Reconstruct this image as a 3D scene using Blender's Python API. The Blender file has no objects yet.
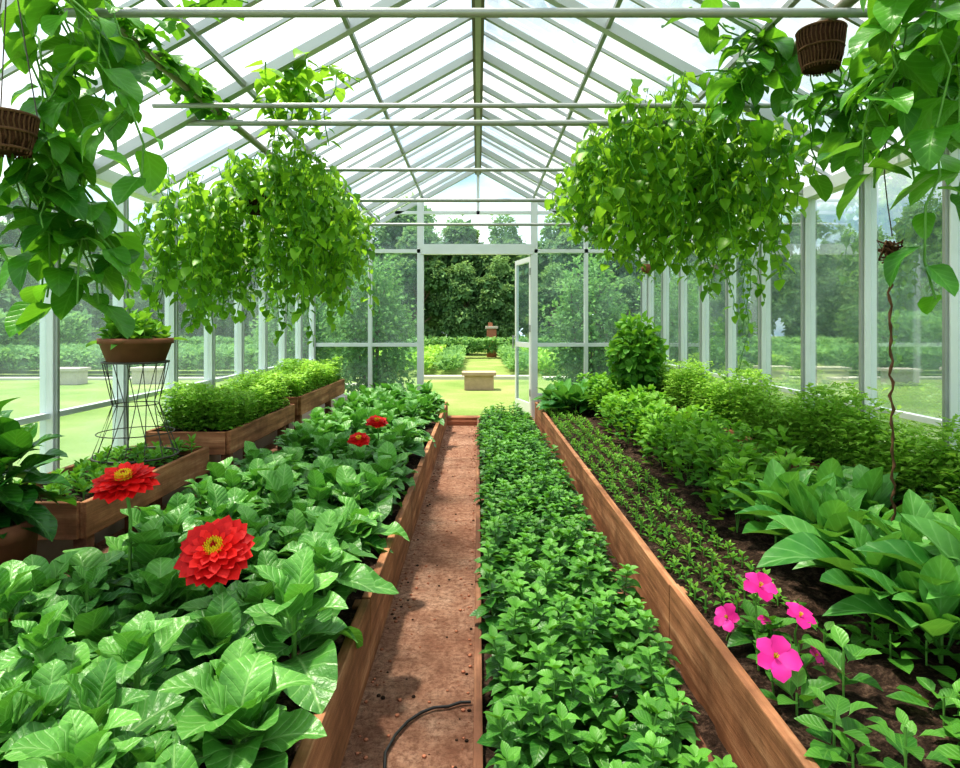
import bpy, math, random
import numpy as np
from mathutils import Vector
random.seed(4); rng=np.random.default_rng(7)
C=bpy.context.scene.collection
pi=math.pi
# ------------------------------------------------------------------ materials
def newmat(name):
    m=bpy.data.materials.new(name); m.use_nodes=True
    nt=m.node_tree; nt.nodes.clear()
    out=nt.nodes.new('ShaderNodeOutputMaterial')
    return m,nt,out
def N(nt,t,**kw):
    n=nt.nodes.new(t)
    for k,v in kw.items(): setattr(n,k,v)
    return n
def L(nt,a,b): nt.links.new(a,b)
def math_(nt,op,a,b=None,c=None):
    n=nt.nodes.new('ShaderNodeMath'); n.operation=op
    for i,v in enumerate((a,b,c)):
        if v is None: continue
        if isinstance(v,(int,float)): n.inputs[i].default_value=v
        else: nt.links.new(v,n.inputs[i])
    return n.outputs[0]
def mixc(nt,f,a,b,bt='MIX'):
    n=nt.nodes.new('ShaderNodeMix'); n.data_type='RGBA'; n.blend_type=bt
    for i,v in ((0,f),(6,a),(7,b)):
        if isinstance(v,(int,float)): n.inputs[i].default_value=v
        elif isinstance(v,tuple): n.inputs[i].default_value=(*v,1)
        else: nt.links.new(v,n.inputs[i])
    return n.outputs[2]
def noise(nt,scale,detail=4,coord=None,rough=.55):
    n=nt.nodes.new('ShaderNodeTexNoise'); n.inputs['Scale'].default_value=scale
    n.inputs['Detail'].default_value=detail; n.inputs['Roughness'].default_value=rough
    if coord is not None: nt.links.new(coord,n.inputs['Vector'])
    return n
def ramp(nt,f,stops):
    n=nt.nodes.new('ShaderNodeValToRGB'); cr=n.color_ramp
    while len(cr.elements)<len(stops): cr.elements.new(.5)
    for e,(p,c) in zip(cr.elements,stops): e.position=p; e.color=(*c,1)
    nt.links.new(f,n.inputs[0]); return n.outputs[0]
def principled(nt,out,color,rough=.5,metal=0,spec=.5,bump=None,bstr=.3,bdist=.01):
    p=nt.nodes.new('ShaderNodeBsdfPrincipled')
    if isinstance(color,tuple): p.inputs['Base Color'].default_value=(*color,1)
    else: nt.links.new(color,p.inputs['Base Color'])
    if isinstance(rough,(int,float)): p.inputs['Roughness'].default_value=rough
    else: nt.links.new(rough,p.inputs['Roughness'])
    p.inputs['Metallic'].default_value=metal
    p.inputs['Specular IOR Level'].default_value=spec
    if bump is not None:
        b=nt.nodes.new('ShaderNodeBump'); b.inputs['Strength'].default_value=bstr; b.inputs['Distance'].default_value=bdist
        nt.links.new(bump,b.inputs['Height']); nt.links.new(b.outputs[0],p.inputs['Normal'])
    nt.links.new(p.outputs[0],out.inputs[0]); return p
def objcoord(nt): return nt.nodes.new('ShaderNodeTexCoord').outputs['Object']
def leafmat(name,dark,light,trans,tf=.35,rough=.4,spec=.4,veins=True,vcol=None,vs=9.0,vstr=.35,bumpd=.003):
    m,nt,out=newmat(name)
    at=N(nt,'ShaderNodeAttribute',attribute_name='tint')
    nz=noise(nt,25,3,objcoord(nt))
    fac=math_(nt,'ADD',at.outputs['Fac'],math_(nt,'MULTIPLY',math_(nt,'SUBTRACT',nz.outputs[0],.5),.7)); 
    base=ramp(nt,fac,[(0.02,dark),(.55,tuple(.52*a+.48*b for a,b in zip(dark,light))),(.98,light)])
    p=principled(nt,out,base,rough,0,spec)
    if veins:
        uv=N(nt,'ShaderNodeUVMap',uv_map='UVMap'); sp=N(nt,'ShaderNodeSeparateXYZ'); L(nt,uv.outputs[0],sp.inputs[0])
        au=math_(nt,'ABSOLUTE',math_(nt,'SUBTRACT',sp.outputs[0],.5))
        mid=math_(nt,'SUBTRACT',1.0,math_(nt,'MULTIPLY',au,26.0)); mid=math_(nt,'MAXIMUM',mid,0.0)
        ph=math_(nt,'SUBTRACT',math_(nt,'MULTIPLY',sp.outputs[1],vs),math_(nt,'MULTIPLY',math_(nt,'POWER',au,.8),4.0))
        fr=math_(nt,'ABSOLUTE',math_(nt,'SUBTRACT',math_(nt,'FRACT',ph),.5))
        sv=math_(nt,'MAXIMUM',math_(nt,'SUBTRACT',1.0,math_(nt,'MULTIPLY',fr,10.0)),0.0)
        sv=math_(nt,'MULTIPLY',sv,.65)
        ve=math_(nt,'MAXIMUM',mid,sv)
        vc=vcol or tuple(min(1,c*1.6+.05) for c in light)
        base1=mixc(nt,math_(nt,'MULTIPLY',fr,.35),base,tuple(c*.6 for c in dark))
        base2=mixc(nt,math_(nt,'MULTIPLY',ve,vstr),base1,vc)
        L(nt,base2,p.inputs['Base Color'])
        b=N(nt,'ShaderNodeBump'); b.inputs['Strength'].default_value=.55; b.inputs['Distance'].default_value=bumpd
        b.invert=True
        blot=noise(nt,120,2,objcoord(nt))
        hh=math_(nt,'ADD',math_(nt,'MULTIPLY',ve,.7),math_(nt,'MULTIPLY',blot.outputs[0],-.6))
        hh=math_(nt,'ADD',hh,math_(nt,'MULTIPLY',math_(nt,'COSINE',math_(nt,'MULTIPLY',ph,2*pi)),-.16))
        L(nt,hh,b.inputs['Height']); L(nt,b.outputs[0],p.inputs['Normal'])
    tr=N(nt,'ShaderNodeBsdfTranslucent')
    L(nt,mixc(nt,at.outputs['Fac'],tuple(c*.6 for c in trans),trans),tr.inputs[0])
    mx=N(nt,'ShaderNodeMixShader'); mx.inputs[0].default_value=tf
    L(nt,p.outputs[0],mx.inputs[1]); L(nt,tr.outputs[0],mx.inputs[2]); L(nt,mx.outputs[0],out.inputs[0])
    return m
def simplemat(name,color,rough=.5,metal=0,spec=.5,var=.0,vscale=8,bstr=0,bdist=.005):
    m,nt,out=newmat(name)
    co=objcoord(nt); nz=noise(nt,vscale,5,co)
    dark=tuple(c*(1-var) for c in color); lt=tuple(min(1,c*(1+var)) for c in color)
    col=mixc(nt,nz.outputs[0],dark,lt)
    principled(nt,out,col,rough,metal,spec,nz.outputs[0] if bstr else None,bstr,bdist)
    return m
def woodmat(name,a,b,axis=1):
    m,nt,out=newmat(name)
    co=objcoord(nt); mp=N(nt,'ShaderNodeMapping'); L(nt,co,mp.inputs[0])
    sc=[14,14,14]; sc[axis]=.9; mp.inputs['Scale'].default_value=sc
    n1=noise(nt,1.6,8,mp.outputs[0],.65); n2=noise(nt,3.2,6,co,.65)
    col=ramp(nt,n1.outputs[0],[(.3,tuple(c*.45 for c in a)),(.5,a),(.72,b)])
    st=ramp(nt,n2.outputs[0],[(.42,(0,0,0)),(.62,(1,1,1))])
    col=mixc(nt,math_(nt,'MULTIPLY',st,.65),col,tuple(c*.35 for c in a))
    principled(nt,out,col,.75,0,.2,n1.outputs[0],.7,.008)
    return m
M={}
M['lettuce']=leafmat('basil_leaf_green',(.024,.145,.020),(.19,.46,.09),(.22,.58,.06),.22,.36,.48,True,(.40,.64,.25),7,.6,.005)
M['mint']=leafmat('mint_leaf_green',(.018,.12,.014),(.14,.38,.05),(.20,.50,.03),.24,.40,.42,True,(.25,.48,.10),6,.35,.002)
M['bush']=leafmat('bush_leaf_green',(.045,.20,.020),(.26,.52,.075),(.36,.70,.05),.32,.5,.3,False)
M['micro']=leafmat('microgreen_leaf',(.11,.32,.03),(.42,.66,.12),(.50,.80,.09),.34,.5,.3,False)
M['hosta']=leafmat('hosta_leaf_green',(.035,.19,.030),(.21,.50,.11),(.30,.68,.08),.27,.4,.42,True,(.34,.60,.24),5,.45,.003)
M['vine']=leafmat('vine_leaf_green',(.032,.17,.012),(.26,.50,.04),(.48,.86,.06),.40,.42,.4,False)
M['vinebig']=leafmat('climber_leaf_green',(.016,.13,.014),(.12,.37,.04),(.30,.70,.04),.38,.36,.45,True,(.22,.48,.11),6,.4,.002)
M['glossy']=leafmat('potted_leaf_green',(.010,.10,.012),(.09,.30,.03),(.14,.42,.03),.2,.3,.5,True,(.2,.4,.08),6,.3,.003)
M['tree']=leafmat('hazed_tree_foliage',(.08,.18,.08),(.29,.46,.19),(.36,.56,.17),.33,.8,.08,False)  # distance haze painted into the leaf colours: paler and bluer than plain foliage
M['shrub']=leafmat('shrub_foliage',(.08,.21,.07),(.25,.44,.15),(.33,.60,.14),.35,.7,.12,False)
M['stem']=simplemat('green_stem',(.12,.30,.05),.6,var=.3)
M['bark']=simplemat('brown_bark',(.18,.13,.09),.9,var=.5,vscale=30,bstr=.8)
M['red']=leafmat('red_petal',(.55,.003,.006),(.95,.03,.025),(.95,.03,.03),.2,.5,.3,False)
M['pink']=leafmat('magenta_petal',(.66,.01,.24),(.92,.05,.42),(.9,.1,.45),.25,.5,.3,False)
M['yellow']=simplemat('yellow_pollen',(.90,.62,.02),.7,var=.4,vscale=90,bstr=.8)
M['darkred']=simplemat('crimson_floret',(.45,.01,.01),.7,var=.3,vscale=90)
M['wood']=woodmat('reddish_cedar_board',(.38,.17,.085),(.62,.34,.19))
M['woodx']=woodmat('reddish_cedar_board_across',(.36,.155,.08),(.60,.32,.175),0)
M['wooddark']=woodmat('weathered_board',(.22,.10,.06),(.42,.22,.13))
M['frame']=simplemat('white_aluminium',(.70,.73,.74),.38,.2,.5,.08,6)
M['steel']=simplemat('grey_roof_steel',(.36,.38,.37),.4,.35,.5,.15,10)
M['roofframe']=simplemat('pale_grey_rafter',(.48,.51,.51),.4,.2,.5,.08,6)
M['ridge']=simplemat('weathered_ridge_steel',(.18,.17,.13),.5,.3,.5,.3,10)
M['pipe']=simplemat('galvanised_pipe',(.34,.31,.26),.42,.45,.5,.2,14)
M['wire']=simplemat('dark_wire',(.10,.09,.08),.5,.6,.5,.2)
M['rust']=simplemat('rusty_rope',(.12,.065,.035),.9,0,.2,.5,60,.9)
M['coir']=simplemat('coir_basket',(.09,.045,.027),.95,0,.1,.6,70,1,.01)
M['terracotta']=simplemat('terracotta',(.22,.09,.05),.75,0,.3,.3,14,.3)
M['rubber']=simplemat('black_rubber',(.015,.015,.015),.45,0,.5,.2)
M['stone']=simplemat('pale_stone',(.52,.45,.38),.9,0,.2,.2,12,.5)
M['warmstone']=simplemat('warm_sandstone',(.46,.33,.24),.9,0,.2,.25,9,.6)
M['brick']=simplemat('brick_red',(.36,.15,.09),.9,0,.2,.3,16,.5)
M['plaster']=simplemat('base_wall_concrete',(.45,.43,.39),.9,0,.2,.2,8,.4)
M['pave']=simplemat('pale_paving',(.52,.50,.42),.9,0,.2,.15,3,.3)
m,nt,out=newmat('dark_soil'); co=objcoord(nt); a=noise(nt,18,8,co,.7); b=noise(nt,90,4,co,.7)
col=ramp(nt,math_(nt,'ADD',math_(nt,'MULTIPLY',a.outputs[0],.6),math_(nt,'MULTIPLY',b.outputs[0],.4)),[(.36,(.012,.008,.005)),(.50,(.055,.033,.023)),(.62,(.19,.12,.085))])
principled(nt,out,col,.95,0,.15,math_(nt,'ADD',a.outputs[0],math_(nt,'MULTIPLY',b.outputs[0],.6)),1,.03); M['soil']=m
m,nt,out=newmat('sandy_earth_path'); co=objcoord(nt); a=noise(nt,2.2,6,co,.6); b=noise(nt,38,12,co,.82); c3=noise(nt,9,8,co,.75)
col=ramp(nt,math_(nt,'ADD',math_(nt,'MULTIPLY',a.outputs[0],.4),math_(nt,'MULTIPLY',c3.outputs[0],.6)),[(.36,(.33,.155,.10)),(.5,(.56,.31,.21)),(.64,(.74,.48,.35))])
sp_=ramp(nt,b.outputs[0],[(.42,(1,1,1)),(.55,(0,0,0))])
col=mixc(nt,math_(nt,'MULTIPLY',sp_,.75),col,(.21,.095,.06))
principled(nt,out,col,.95,0,.15,math_(nt,'ADD',b.outputs[0],c3.outputs[0]),1,.04); M['path']=m
m,nt,out=newmat('mown_lawn'); co=objcoord(nt); a=noise(nt,.6,6,co,.6); b=noise(nt,30,6,co,.8)
col=ramp(nt,math_(nt,'ADD',math_(nt,'MULTIPLY',a.outputs[0],.6),math_(nt,'MULTIPLY',b.outputs[0],.4)),[(.35,(.13,.22,.05)),(.5,(.22,.30,.09)),(.65,(.34,.38,.16))])
principled(nt,out,col,.95,0,.1,b.outputs[0],.6,.03); M['lawn']=m
def glassmat(name,tint,haze,hazecol,refl=.06):
    m,nt,out=newmat(name)
    t=N(nt,'ShaderNodeBsdfTransparent'); t.inputs[0].default_value=(*tint,1)
    g=N(nt,'ShaderNodeBsdfGlossy'); g.inputs['Roughness'].default_value=.03
    lw=N(nt,'ShaderNodeFresnel'); lw.inputs[0].default_value=1.35
    mx=N(nt,'ShaderNodeMixShader'); L(nt,math_(nt,'MULTIPLY',lw.outputs[0],refl*10),mx.inputs[0]); L(nt,t.outputs[0],mx.inputs[1]); L(nt,g.outputs[0],mx.inputs[2])
    d=N(nt,'ShaderNodeBsdfTranslucent'); d.inputs[0].default_value=(*hazecol,1)
    co=objcoord(nt); nz=noise(nt,3,5,co)
    mx2=N(nt,'ShaderNodeMixShader'); L(nt,math_(nt,'MULTIPLY',nz.outputs[0],haze*2),mx2.inputs[0])
    L(nt,mx.outputs[0],mx2.inputs[1]); L(nt,d.outputs[0],mx2.inputs[2]); L(nt,mx2.outputs[0],out.inputs[0])
    return m
M['glass']=glassmat('window_glass',(.82,.93,.97),.12,(.68,.86,.95))
M['roofglass']=glassmat('roof_glass',(.93,.97,.99),.10,(.92,.97,1),.05)
# ------------------------------------------------------------------ mesh builder
class MB:
    def __init__(s): s.V=[];s.F=[];s.UV=[];s.T=[];s.MI=[];s.n=0;s.mats=[]
    def mi(s,mat):
        if mat not in s.mats: s.mats.append(mat)
        return s.mats.index(mat)
    def add(s,V,F,mat,UV=None,T=None):
        V=np.asarray(V,float).reshape(-1,3); F=np.asarray(F,int)
        s.F.append(F+s.n); s.V.append(V); s.n+=len(V)
        s.UV.append(np.zeros((len(V),2)) if UV is None else UV)
        s.T.append(np.full(len(V),.5) if T is None else T)
        s.MI.append(np.full(len(F),s.mi(mat)))
    def box(s,x0,x1,y0,y1,z0,z1,mat):
        V=[(x,y,z) for x in (x0,x1) for y in (y0,y1) for z in (z0,z1)]
        F=[(0,1,3,2),(4,6,7,5),(0,4,5,1),(2,3,7,6),(0,2,6,4),(1,5,7,3)]
        s.add(V,F,mat)
    def beam(s,a,b,w,h,mat,up=(0,0,1)):
        a=Vector(a);b=Vector(b);d=(b-a).normalized();u=Vector(up)
        sd=d.cross(u).normalized(); u=sd.cross(d).normalized()
        V=[]
        for p in (a,b):
            for i,j in ((-1,-1),(1,-1),(1,1),(-1,1)): V.append(p+sd*(i*w/2)+u*(j*h/2))
        F=[(0,3,2,1),(4,5,6,7),(0,1,5,4),(1,2,6,5),(2,3,7,6),(3,0,4,7)]
        s.add([tuple(v) for v in V],F,mat)
    def tube(s,pts,r,mat,seg=6,closed=False):
        P=[Vector(p) for p in pts]; n=len(P); V=[];F=[]
        rr=r if hasattr(r,'__len__') else [r]*n
        for i,p in enumerate(P):
            if closed: d=P[(i+1)%n]-P[i-1]
            else: d=P[min(i+1,n-1)]-P[max(i-1,0)]
            d=d.normalized() if d.length>1e-9 else Vector((0,0,1))
            a=d.cross(Vector((.13,.21,1))) if abs(d.z)<.97 else d.cross(Vector((1,.1,0)))
            a.normalize(); b=d.cross(a)
            for k in range(seg):
                t=2*pi*k/seg; V.append(tuple(p+(a*math.cos(t)+b*math.sin(t))*rr[i]))
        for i in range(n if closed else n-1):
            for k in range(seg):
                F.append((i*seg+k,i*seg+(k+1)%seg,((i+1)%n)*seg+(k+1)%seg,((i+1)%n)*seg+k))
        s.add(V,F,mat)
    def lathe(s,c,prof,mat,seg=24,sx=1,sy=1):
        V=[];F=[]
        for r,z in prof:
            for k in range(seg):
                t=2*pi*k/seg; V.append((c[0]+r*math.cos(t)*sx,c[1]+r*math.sin(t)*sy,c[2]+z))
        for i in range(len(prof)-1):
            for k in range(seg): F.append((i*seg+k,i*seg+(k+1)%seg,(i+1)*seg+(k+1)%seg,(i+1)*seg+k))
        s.add(V,F,mat)
    def leaves(s,tpls,pos,fwd,up,scale,tint,mat):
        pos=np.asarray(pos,float);fwd=np.asarray(fwd,float);up=np.asarray(up,float);scale=np.asarray(scale,float);tint=np.asarray(tint,float)
        fwd=fwd/np.linalg.norm(fwd,axis=1,keepdims=True)
        sd=np.cross(fwd,up); ln=np.linalg.norm(sd,axis=1,keepdims=True); bad=(ln<1e-4)[:,0]
        sd[bad]=np.cross(fwd[bad],np.array([.3,1,.2])); sd/=np.linalg.norm(sd,axis=1,keepdims=True)
        nn=np.cross(sd,fwd)
        idx=rng.integers(0,len(tpls),len(pos))
        for k,(V,F,UV) in enumerate(tpls):
            q=np.where(idx==k)[0]
            if len(q)==0: continue
            W=pos[q][:,None,:]+scale[q][:,None,None]*(V[None,:,0,None]*sd[q][:,None,:]+V[None,:,1,None]*fwd[q][:,None,:]+V[None,:,2,None]*nn[q][:,None,:])
            nv=len(V); FF=(F[None,:,:]+(np.arange(len(q))*nv)[:,None,None]).reshape(-1,4)
            s.add(W.reshape(-1,3),FF,mat,np.tile(UV,(len(q),1)),np.repeat(np.clip(tint[q],0,1),nv))
    def build(s,name,smooth=True,parent=None,bevel=0):
        V=np.concatenate(s.V);F=np.concatenate(s.F);UV=np.concatenate(s.UV);T=np.concatenate(s.T);MI=np.concatenate(s.MI)
        me=bpy.data.meshes.new(name)
        me.vertices.add(len(V)); me.vertices.foreach_set('co',V.ravel())
        me.loops.add(F.size); me.loops.foreach_set('vertex_index',F.ravel())
        me.polygons.add(len(F)); me.polygons.foreach_set('loop_start',np.arange(0,F.size,4)); 
        me.polygons.foreach_set('material_index',MI)
        me.polygons.foreach_set('use_smooth',np.full(len(F),smooth))
        for mm in s.mats: me.materials.append(M[mm])
        uvl=me.uv_layers.new(name='UVMap'); uvl.data.foreach_set('uv',UV[F.ravel()].ravel())
        at=me.attributes.new('tint','FLOAT','POINT'); at.data.foreach_set('value',T)
        me.update(calc_edges=True); me.validate()
        ob=bpy.data.objects.new(name,me); C.objects.link(ob)
        if parent: ob.parent=parent
        if bevel:
            b=ob.modifiers.new('bevel','BEVEL'); b.width=bevel; b.segments=2; b.limit_method='ANGLE'
        return ob
def empty(name,loc=(0,0,0)):
    e=bpy.data.objects.new(name,None); C.objects.link(e); e.location=loc; e.empty_display_size=.1; return e
# ------------------------------------------------------------------ leaf templates
def tpl(rows=6,cols=4,width=.6,pet=.12,a=.75,b=.8,fold=.25,curl=.6,wave=.0,lobes=0,ruf=0,seed=0):
    V=[];UV=[];F=[]
    y=0;z=0
    ts=[0]+[pet+(1-pet)*i/rows for i in range(rows+1)] if pet>0 else [i/rows for i in range(rows+1)]
    prev=0
    for i,t in enumerate(ts):
        dt=t-prev; ang=curl*(t-.35); y+=dt*math.cos(ang); z+=-dt*math.sin(ang); prev=t
        if t<=pet and pet>0: w=.014; s_=0
        else:
            s_=(t-pet)/(1-pet); w=.5*width*max(math.sin(pi*min(1,s_)**a),0)**b
            if lobes: w*=1+.28*math.cos(lobes*2*pi*s_)
            if i<len(ts)-1: w=max(w,.012)
            else: w=.004
        for c in range(cols+1):
            u=-1+2*c/cols
            zz=z+fold*abs(u)**1.3*w + wave*w*(math.sin(s_*9+seed)*abs(u)) + ruf*math.sin(s_*16+u*2)*abs(u)*w
            V.append((u*w,y,zz)); UV.append((.5+.5*u*(.15+.85*min(1,w/(width*.5))),s_))
    R=len(ts)
    for i in range(R-1):
        for c in range(cols):
            k=i*(cols+1)+c; F.append((k,k+1,k+cols+2,k+cols+1))
    return np.array(V),np.array(F),np.array(UV)
T_basil=[tpl(11,6,.66,.07,.80,.58,.38,c,w,seed=i,ruf=.10) for i,(c,w) in enumerate([(.8,.16),(1.3,.2),(.4,.2),(1.8,.18),(1.1,.24)])]
T_mint=[tpl(4,2,.62,.08,.78,.68,.4,c) for c in (.5,1.0,.1)]
T_small=[tpl(2,2,.6,.1,.8,.8,.4,c) for c in (.4,1.0)]
T_vine=[tpl(4,2,.66,.12,.62,.65,.35,c,lobes=0) for c in (.5,1.1,.1)]
T_big=[tpl(9,4,.60,.1,.68,.62,.32,c,w,seed=i) for i,(c,w) in enumerate([(.5,.12),(1.0,.16),(.2,.12),(1.3,.12)])]
T_lobe=[tpl(10,4,.7,.12,.7,.7,.25,c,lobes=2.5) for c in (.5,1.0)]
T_hosta=[tpl(9,4,.40,.18,.8,.62,.5,c,w,seed=i) for i,(c,w) in enumerate([(.7,.15),(1.2,.2),(.3,.15),(1.6,.15)])]
T_pet=[tpl(5,2,.46,0,1.7,.38,.22,c) for c in (-.35,.25)]
T_pink=[tpl(5,4,.82,0,1.5,.5,.12,c,.25,seed=2) for c in (.5,.8)]
def dirs(az,el):
    return np.stack([np.cos(az)*np.cos(el),np.sin(az)*np.cos(el),np.sin(el)],-1)
def rosettes(mb,centers,heights,nleaf,size,T,mat,el0=.1,el1=1.2,spread=.04,topbias=1.0,tint=(.1,.9),stem=True,szvar=.25):
    P=[];Fw=[];U=[];S=[];TT=[]
    for ci,((x,y,z),h) in enumerate(zip(centers,heights)):
        a0=random.random()*6.28; pt=random.uniform(-.2,.2); ps=random.uniform(.8,1.2)
        for k in range(nleaf):
            f=k/(nleaf-1); az=a0+k*2.4+random.uniform(-.3,.3)
            el=el0+(el1-el0)*f**1.3+random.uniform(-.18,.18)
            hh=h*(.25+.75*f**topbias); rr=spread*random.random()
            P.append((x+rr*math.cos(az),y+rr*math.sin(az),z+hh))
            d=(math.cos(az)*math.cos(el),math.sin(az)*math.cos(el),math.sin(el)); Fw.append(d)
            U.append((-math.cos(az)*math.sin(el)*.9+random.uniform(-.2,.2),-math.sin(az)*math.sin(el)*.9+random.uniform(-.2,.2),math.cos(el)+.25))
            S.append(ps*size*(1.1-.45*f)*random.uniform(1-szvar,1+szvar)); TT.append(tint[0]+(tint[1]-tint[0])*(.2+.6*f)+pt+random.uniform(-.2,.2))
        if stem: mb.tube([(x,y,z-.02),(x,y,z+h)],.004 if size<.1 else .008,'stem',4)
    mb.leaves(T,P,Fw,U,S,TT,mat)
def gridpts(x0,x1,y0,y1,sx,sy,z,jit=.3):
    out=[]; j=0; y=y0+sy/2
    while y<y1:
        x=x0+sx/2+(sx/2 if j%2 else 0)*.6
        while x<x1-sx*.2:
            out.append((x+random.uniform(-jit,jit)*sx,y+random.uniform(-jit,jit)*sy,z)); x+=sx
        y+=sy; j+=1
    return out
def soil(mb,x0,x1,y0,y1,z,amp=.02,res=.035):
    nx=int((x1-x0)/res)+2; ny=int((y1-y0)/res)+2
    xs=np.linspace(x0,x1,nx); ys=np.linspace(y0,y1,ny); X,Y=np.meshgrid(xs,ys)
    Z=z+amp*(rng.random(X.shape)-.5)+amp*.8*np.sin(X*13+Y*3)*np.sin(Y*9)
    V=np.stack([X,Y,Z],-1).reshape(-1,3); i=np.arange((ny-1)*(nx-1)); r=i//(nx-1); c=i%(nx-1); k=r*nx+c
    mb.add(V,np.stack([k,k+1,k+nx+1,k+nx],-1),'soil')
YE=8.9; HW=2.3; EAVE=2.22; APEX=3.5
def roofz(x): return APEX-(APEX-EAVE)/HW*abs(x)
Y0=-1.0
postsR=[3.09+.68*i for i in range(-6,9)]
postsL=[3.43+.68*i for i in range(-6,8)]
posts=postsR
# ------------------------------------------------------------------ shell
mb=MB(); mb.box(-HW-.05,HW+.05,Y0,YE+.05,-.12,0,'path'); mb.build('floor',False)
for nm,sx,pp in (('wall_left',-1,postsL),('wall_right',1,postsR)):
    mb=MB(); x=sx*HW
    mb.box(x-.03,x+.03,Y0,YE,0,.30,'plaster')
    mb.box(x-.04,x+.04,Y0,YE,.30,.35,'frame')
    for y in pp+[YE-.05]:
        mb.box(x-.035,x+.035,y-.022,y+.022,.35,EAVE-.03,'frame')
        mb.box(x-.022-sx*.03,x+.022-sx*.03,y-.010,y+.010,.35,EAVE-.03,'steel')
    mb.box(x-.05,x+.05,Y0,YE,EAVE-.05,EAVE+.03,'frame')
    mb.box(x-.02,x+.02,Y0,YE,.80,.83,'frame')
    if sx<0: mb.box(x-.02,x+.02,Y0,YE,1.64,1.675,'frame')
    mb.build(nm,False)
    mb=MB()
    for a,b in zip(pp,pp[1:]+[YE-.05]):
        mb.add([(x,a+.022,.35),(x,b-.022,.35),(x,b-.022,EAVE-.05),(x,a+.022,EAVE-.05)],[(0,1,2,3)],'glass')
    mb.build('window_1' if sx<0 else 'window_2',False)
mb=MB()
for sx in (-1,1):
    allp=posts+[YE]
    for a,b in zip(allp[:-1],allp[1:]):
        for u0,u1 in ((.06,.75),(.77,1.36),(1.38,HW)):
            mb.add([(sx*u0,a+.02,roofz(u0)+.03),(sx*u1,a+.02,roofz(u1)+.03),(sx*u1,b-.02,roofz(u1)+.03),(sx*u0,b-.02,roofz(u0)+.03)],[(0,1,2,3)],'roofglass')
mb.build('ceiling',False)
mb=MB()
for i,y in enumerate(posts+[YE]):
    for sx in (-1,1):
        big=(i%2==1)
        mb.beam((0,y,APEX-.02),(sx*HW,y,EAVE-.02),.06 if big else .035,.06 if big else .04,'roofframe')
    if i<len(posts)-1:
        for sx in (-1,1): mb.beam((0,y+.34,APEX+.01),(sx*HW,y+.34,EAVE+.01),.016,.022,'roofframe')
for sx in (-1,1):
    for u in (.76,1.37): mb.beam((sx*u,Y0,roofz(u)-.03),(sx*u,YE,roofz(u)-.03),.026,.03,'steel')
mb.build('roof_rafters',False)
mb=MB(); mb.beam((0,Y0,APEX-.06),(0,YE,APEX-.06),.085,.10,'ridge'); mb.beam((0,Y0,APEX-.125),(0,YE,APEX-.125),.04,.03,'steel'); mb.build('ridge_beam',False)
mb=MB()
for y,h,r in ((2.46,2.5,.018),(3.5,2.5,.014),(3.8,2.5,.018),(4.95,2.5,.014),(6.16,2.5,.018),(7.64,2.5,.018)):
    w=(APEX-h)/(APEX-EAVE)*HW-.02
    mb.tube([(-w,y,h),(w,y,h)],r,'steel',10)
mb.build('roof_tie_rods')
mb=MB(); mb.tube([(-1.55,Y0,2.57),(-1.55,YE-.08,2.57)],.024,'pipe',12)
for y in (2.46,3.94,6.16): mb.tube([(-1.55+.035*math.cos(t*.785),y,2.57+.035*math.sin(t*.785)) for t in range(8)],.008,'steel',6,True)
mb.build('irrigation_pipe')
mb=MB(); mb.tube([(1.5,Y0,2.61),(1.5,YE-.08,2.61)],.026,'pipe',12)
for y in (2.46,3.94,6.16): mb.tube([(1.5+.035*math.cos(t*.785),y,2.61+.035*math.sin(t*.785)) for t in range(8)],.008,'steel',6,True)
mb.build('irrigation_pipe.001')
# back wall
mb=MB(); DX0,DX1=-.80,.78; DT=2.34
y=YE
mb.box(-HW,DX0-.05,y-.04,y+.04,0,.3,'plaster'); mb.box(DX1+.05,HW,y-.04,y+.04,0,.3,'plaster')
for x in (-HW,-1.5,DX0,DX1,1.5,HW):
    top=roofz(x)-.02; w=.045 if abs(x) in(.80,.78) else .025
    mb.box(x-w,x+w,y-.04,y+.04,.0,top,'frame')
mb.box(-.02,.02,y-.03,y+.03,DT+.5,APEX-.05,'frame')
mb.box(-HW,HW,y-.04,y+.04,DT-.04,DT+.01,'frame')
mb.box(DX0,DX1,y-.05,y+.05,DT-.06,DT+.08,'frame')
mb.box(-1.15,1.15,y-.03,y+.03,DT+.50,DT+.54,'frame')
for a,b in ((-HW,DX0),(DX1,HW)):
    mb.box(a,b,y-.03,y+.03,1.0,1.05,'frame'); mb.box(a,b,y-.03,y+.03,.30,.35,'frame')
mb.build('wall_back',False)
mb=MB()
def pane(x0,x1,z0,z1): mb.add([(x0,YE,z0),(x1,YE,z0),(x1,YE,min(z1,roofz(x1)-.04)),(x0,YE,min(z1,roofz(x0)-.04))],[(0,1,2,3)],'glass')
for a,b in ((-HW+.03,-1.53),(-1.47,DX0-.045),(DX1+.045,1.47),(1.53,HW-.03)):
    pane(a,b,.35,1.0); pane(a,b,1.05,DT-.04); pane(a,b,DT+.02,9)
pane(DX0+.045,-.02,DT+.08,9); pane(.02,DX1-.045,DT+.08,9)
mb.build('window_3',False)
e=empty('door_1',(DX1-.05,YE+.05,0))
mb=MB(); W=.72;H=DT-.08; t=.04
for bx in ((-W,-W+.06,0,t,.04,H),(-.06,0,0,t,.04,H),(-W+.06,-.06,0,t,H-.07,H),(-W+.06,-.06,0,t,.04,.20),(-W+.06,-.06,0,t,.98,1.05)):
    mb.box(*bx,'frame')
mb.add([(-W+.06,t/2,.20),(-.06,t/2,.20),(-.06,t/2,.98),(-W+.06,t/2,.98)],[(0,1,2,3)],'glass')
mb.add([(-W+.06,t/2,1.05),(-.06,t/2,1.05),(-.06,t/2,H-.07),(-W+.06,t/2,H-.07)],[(0,1,2,3)],'glass')
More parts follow.
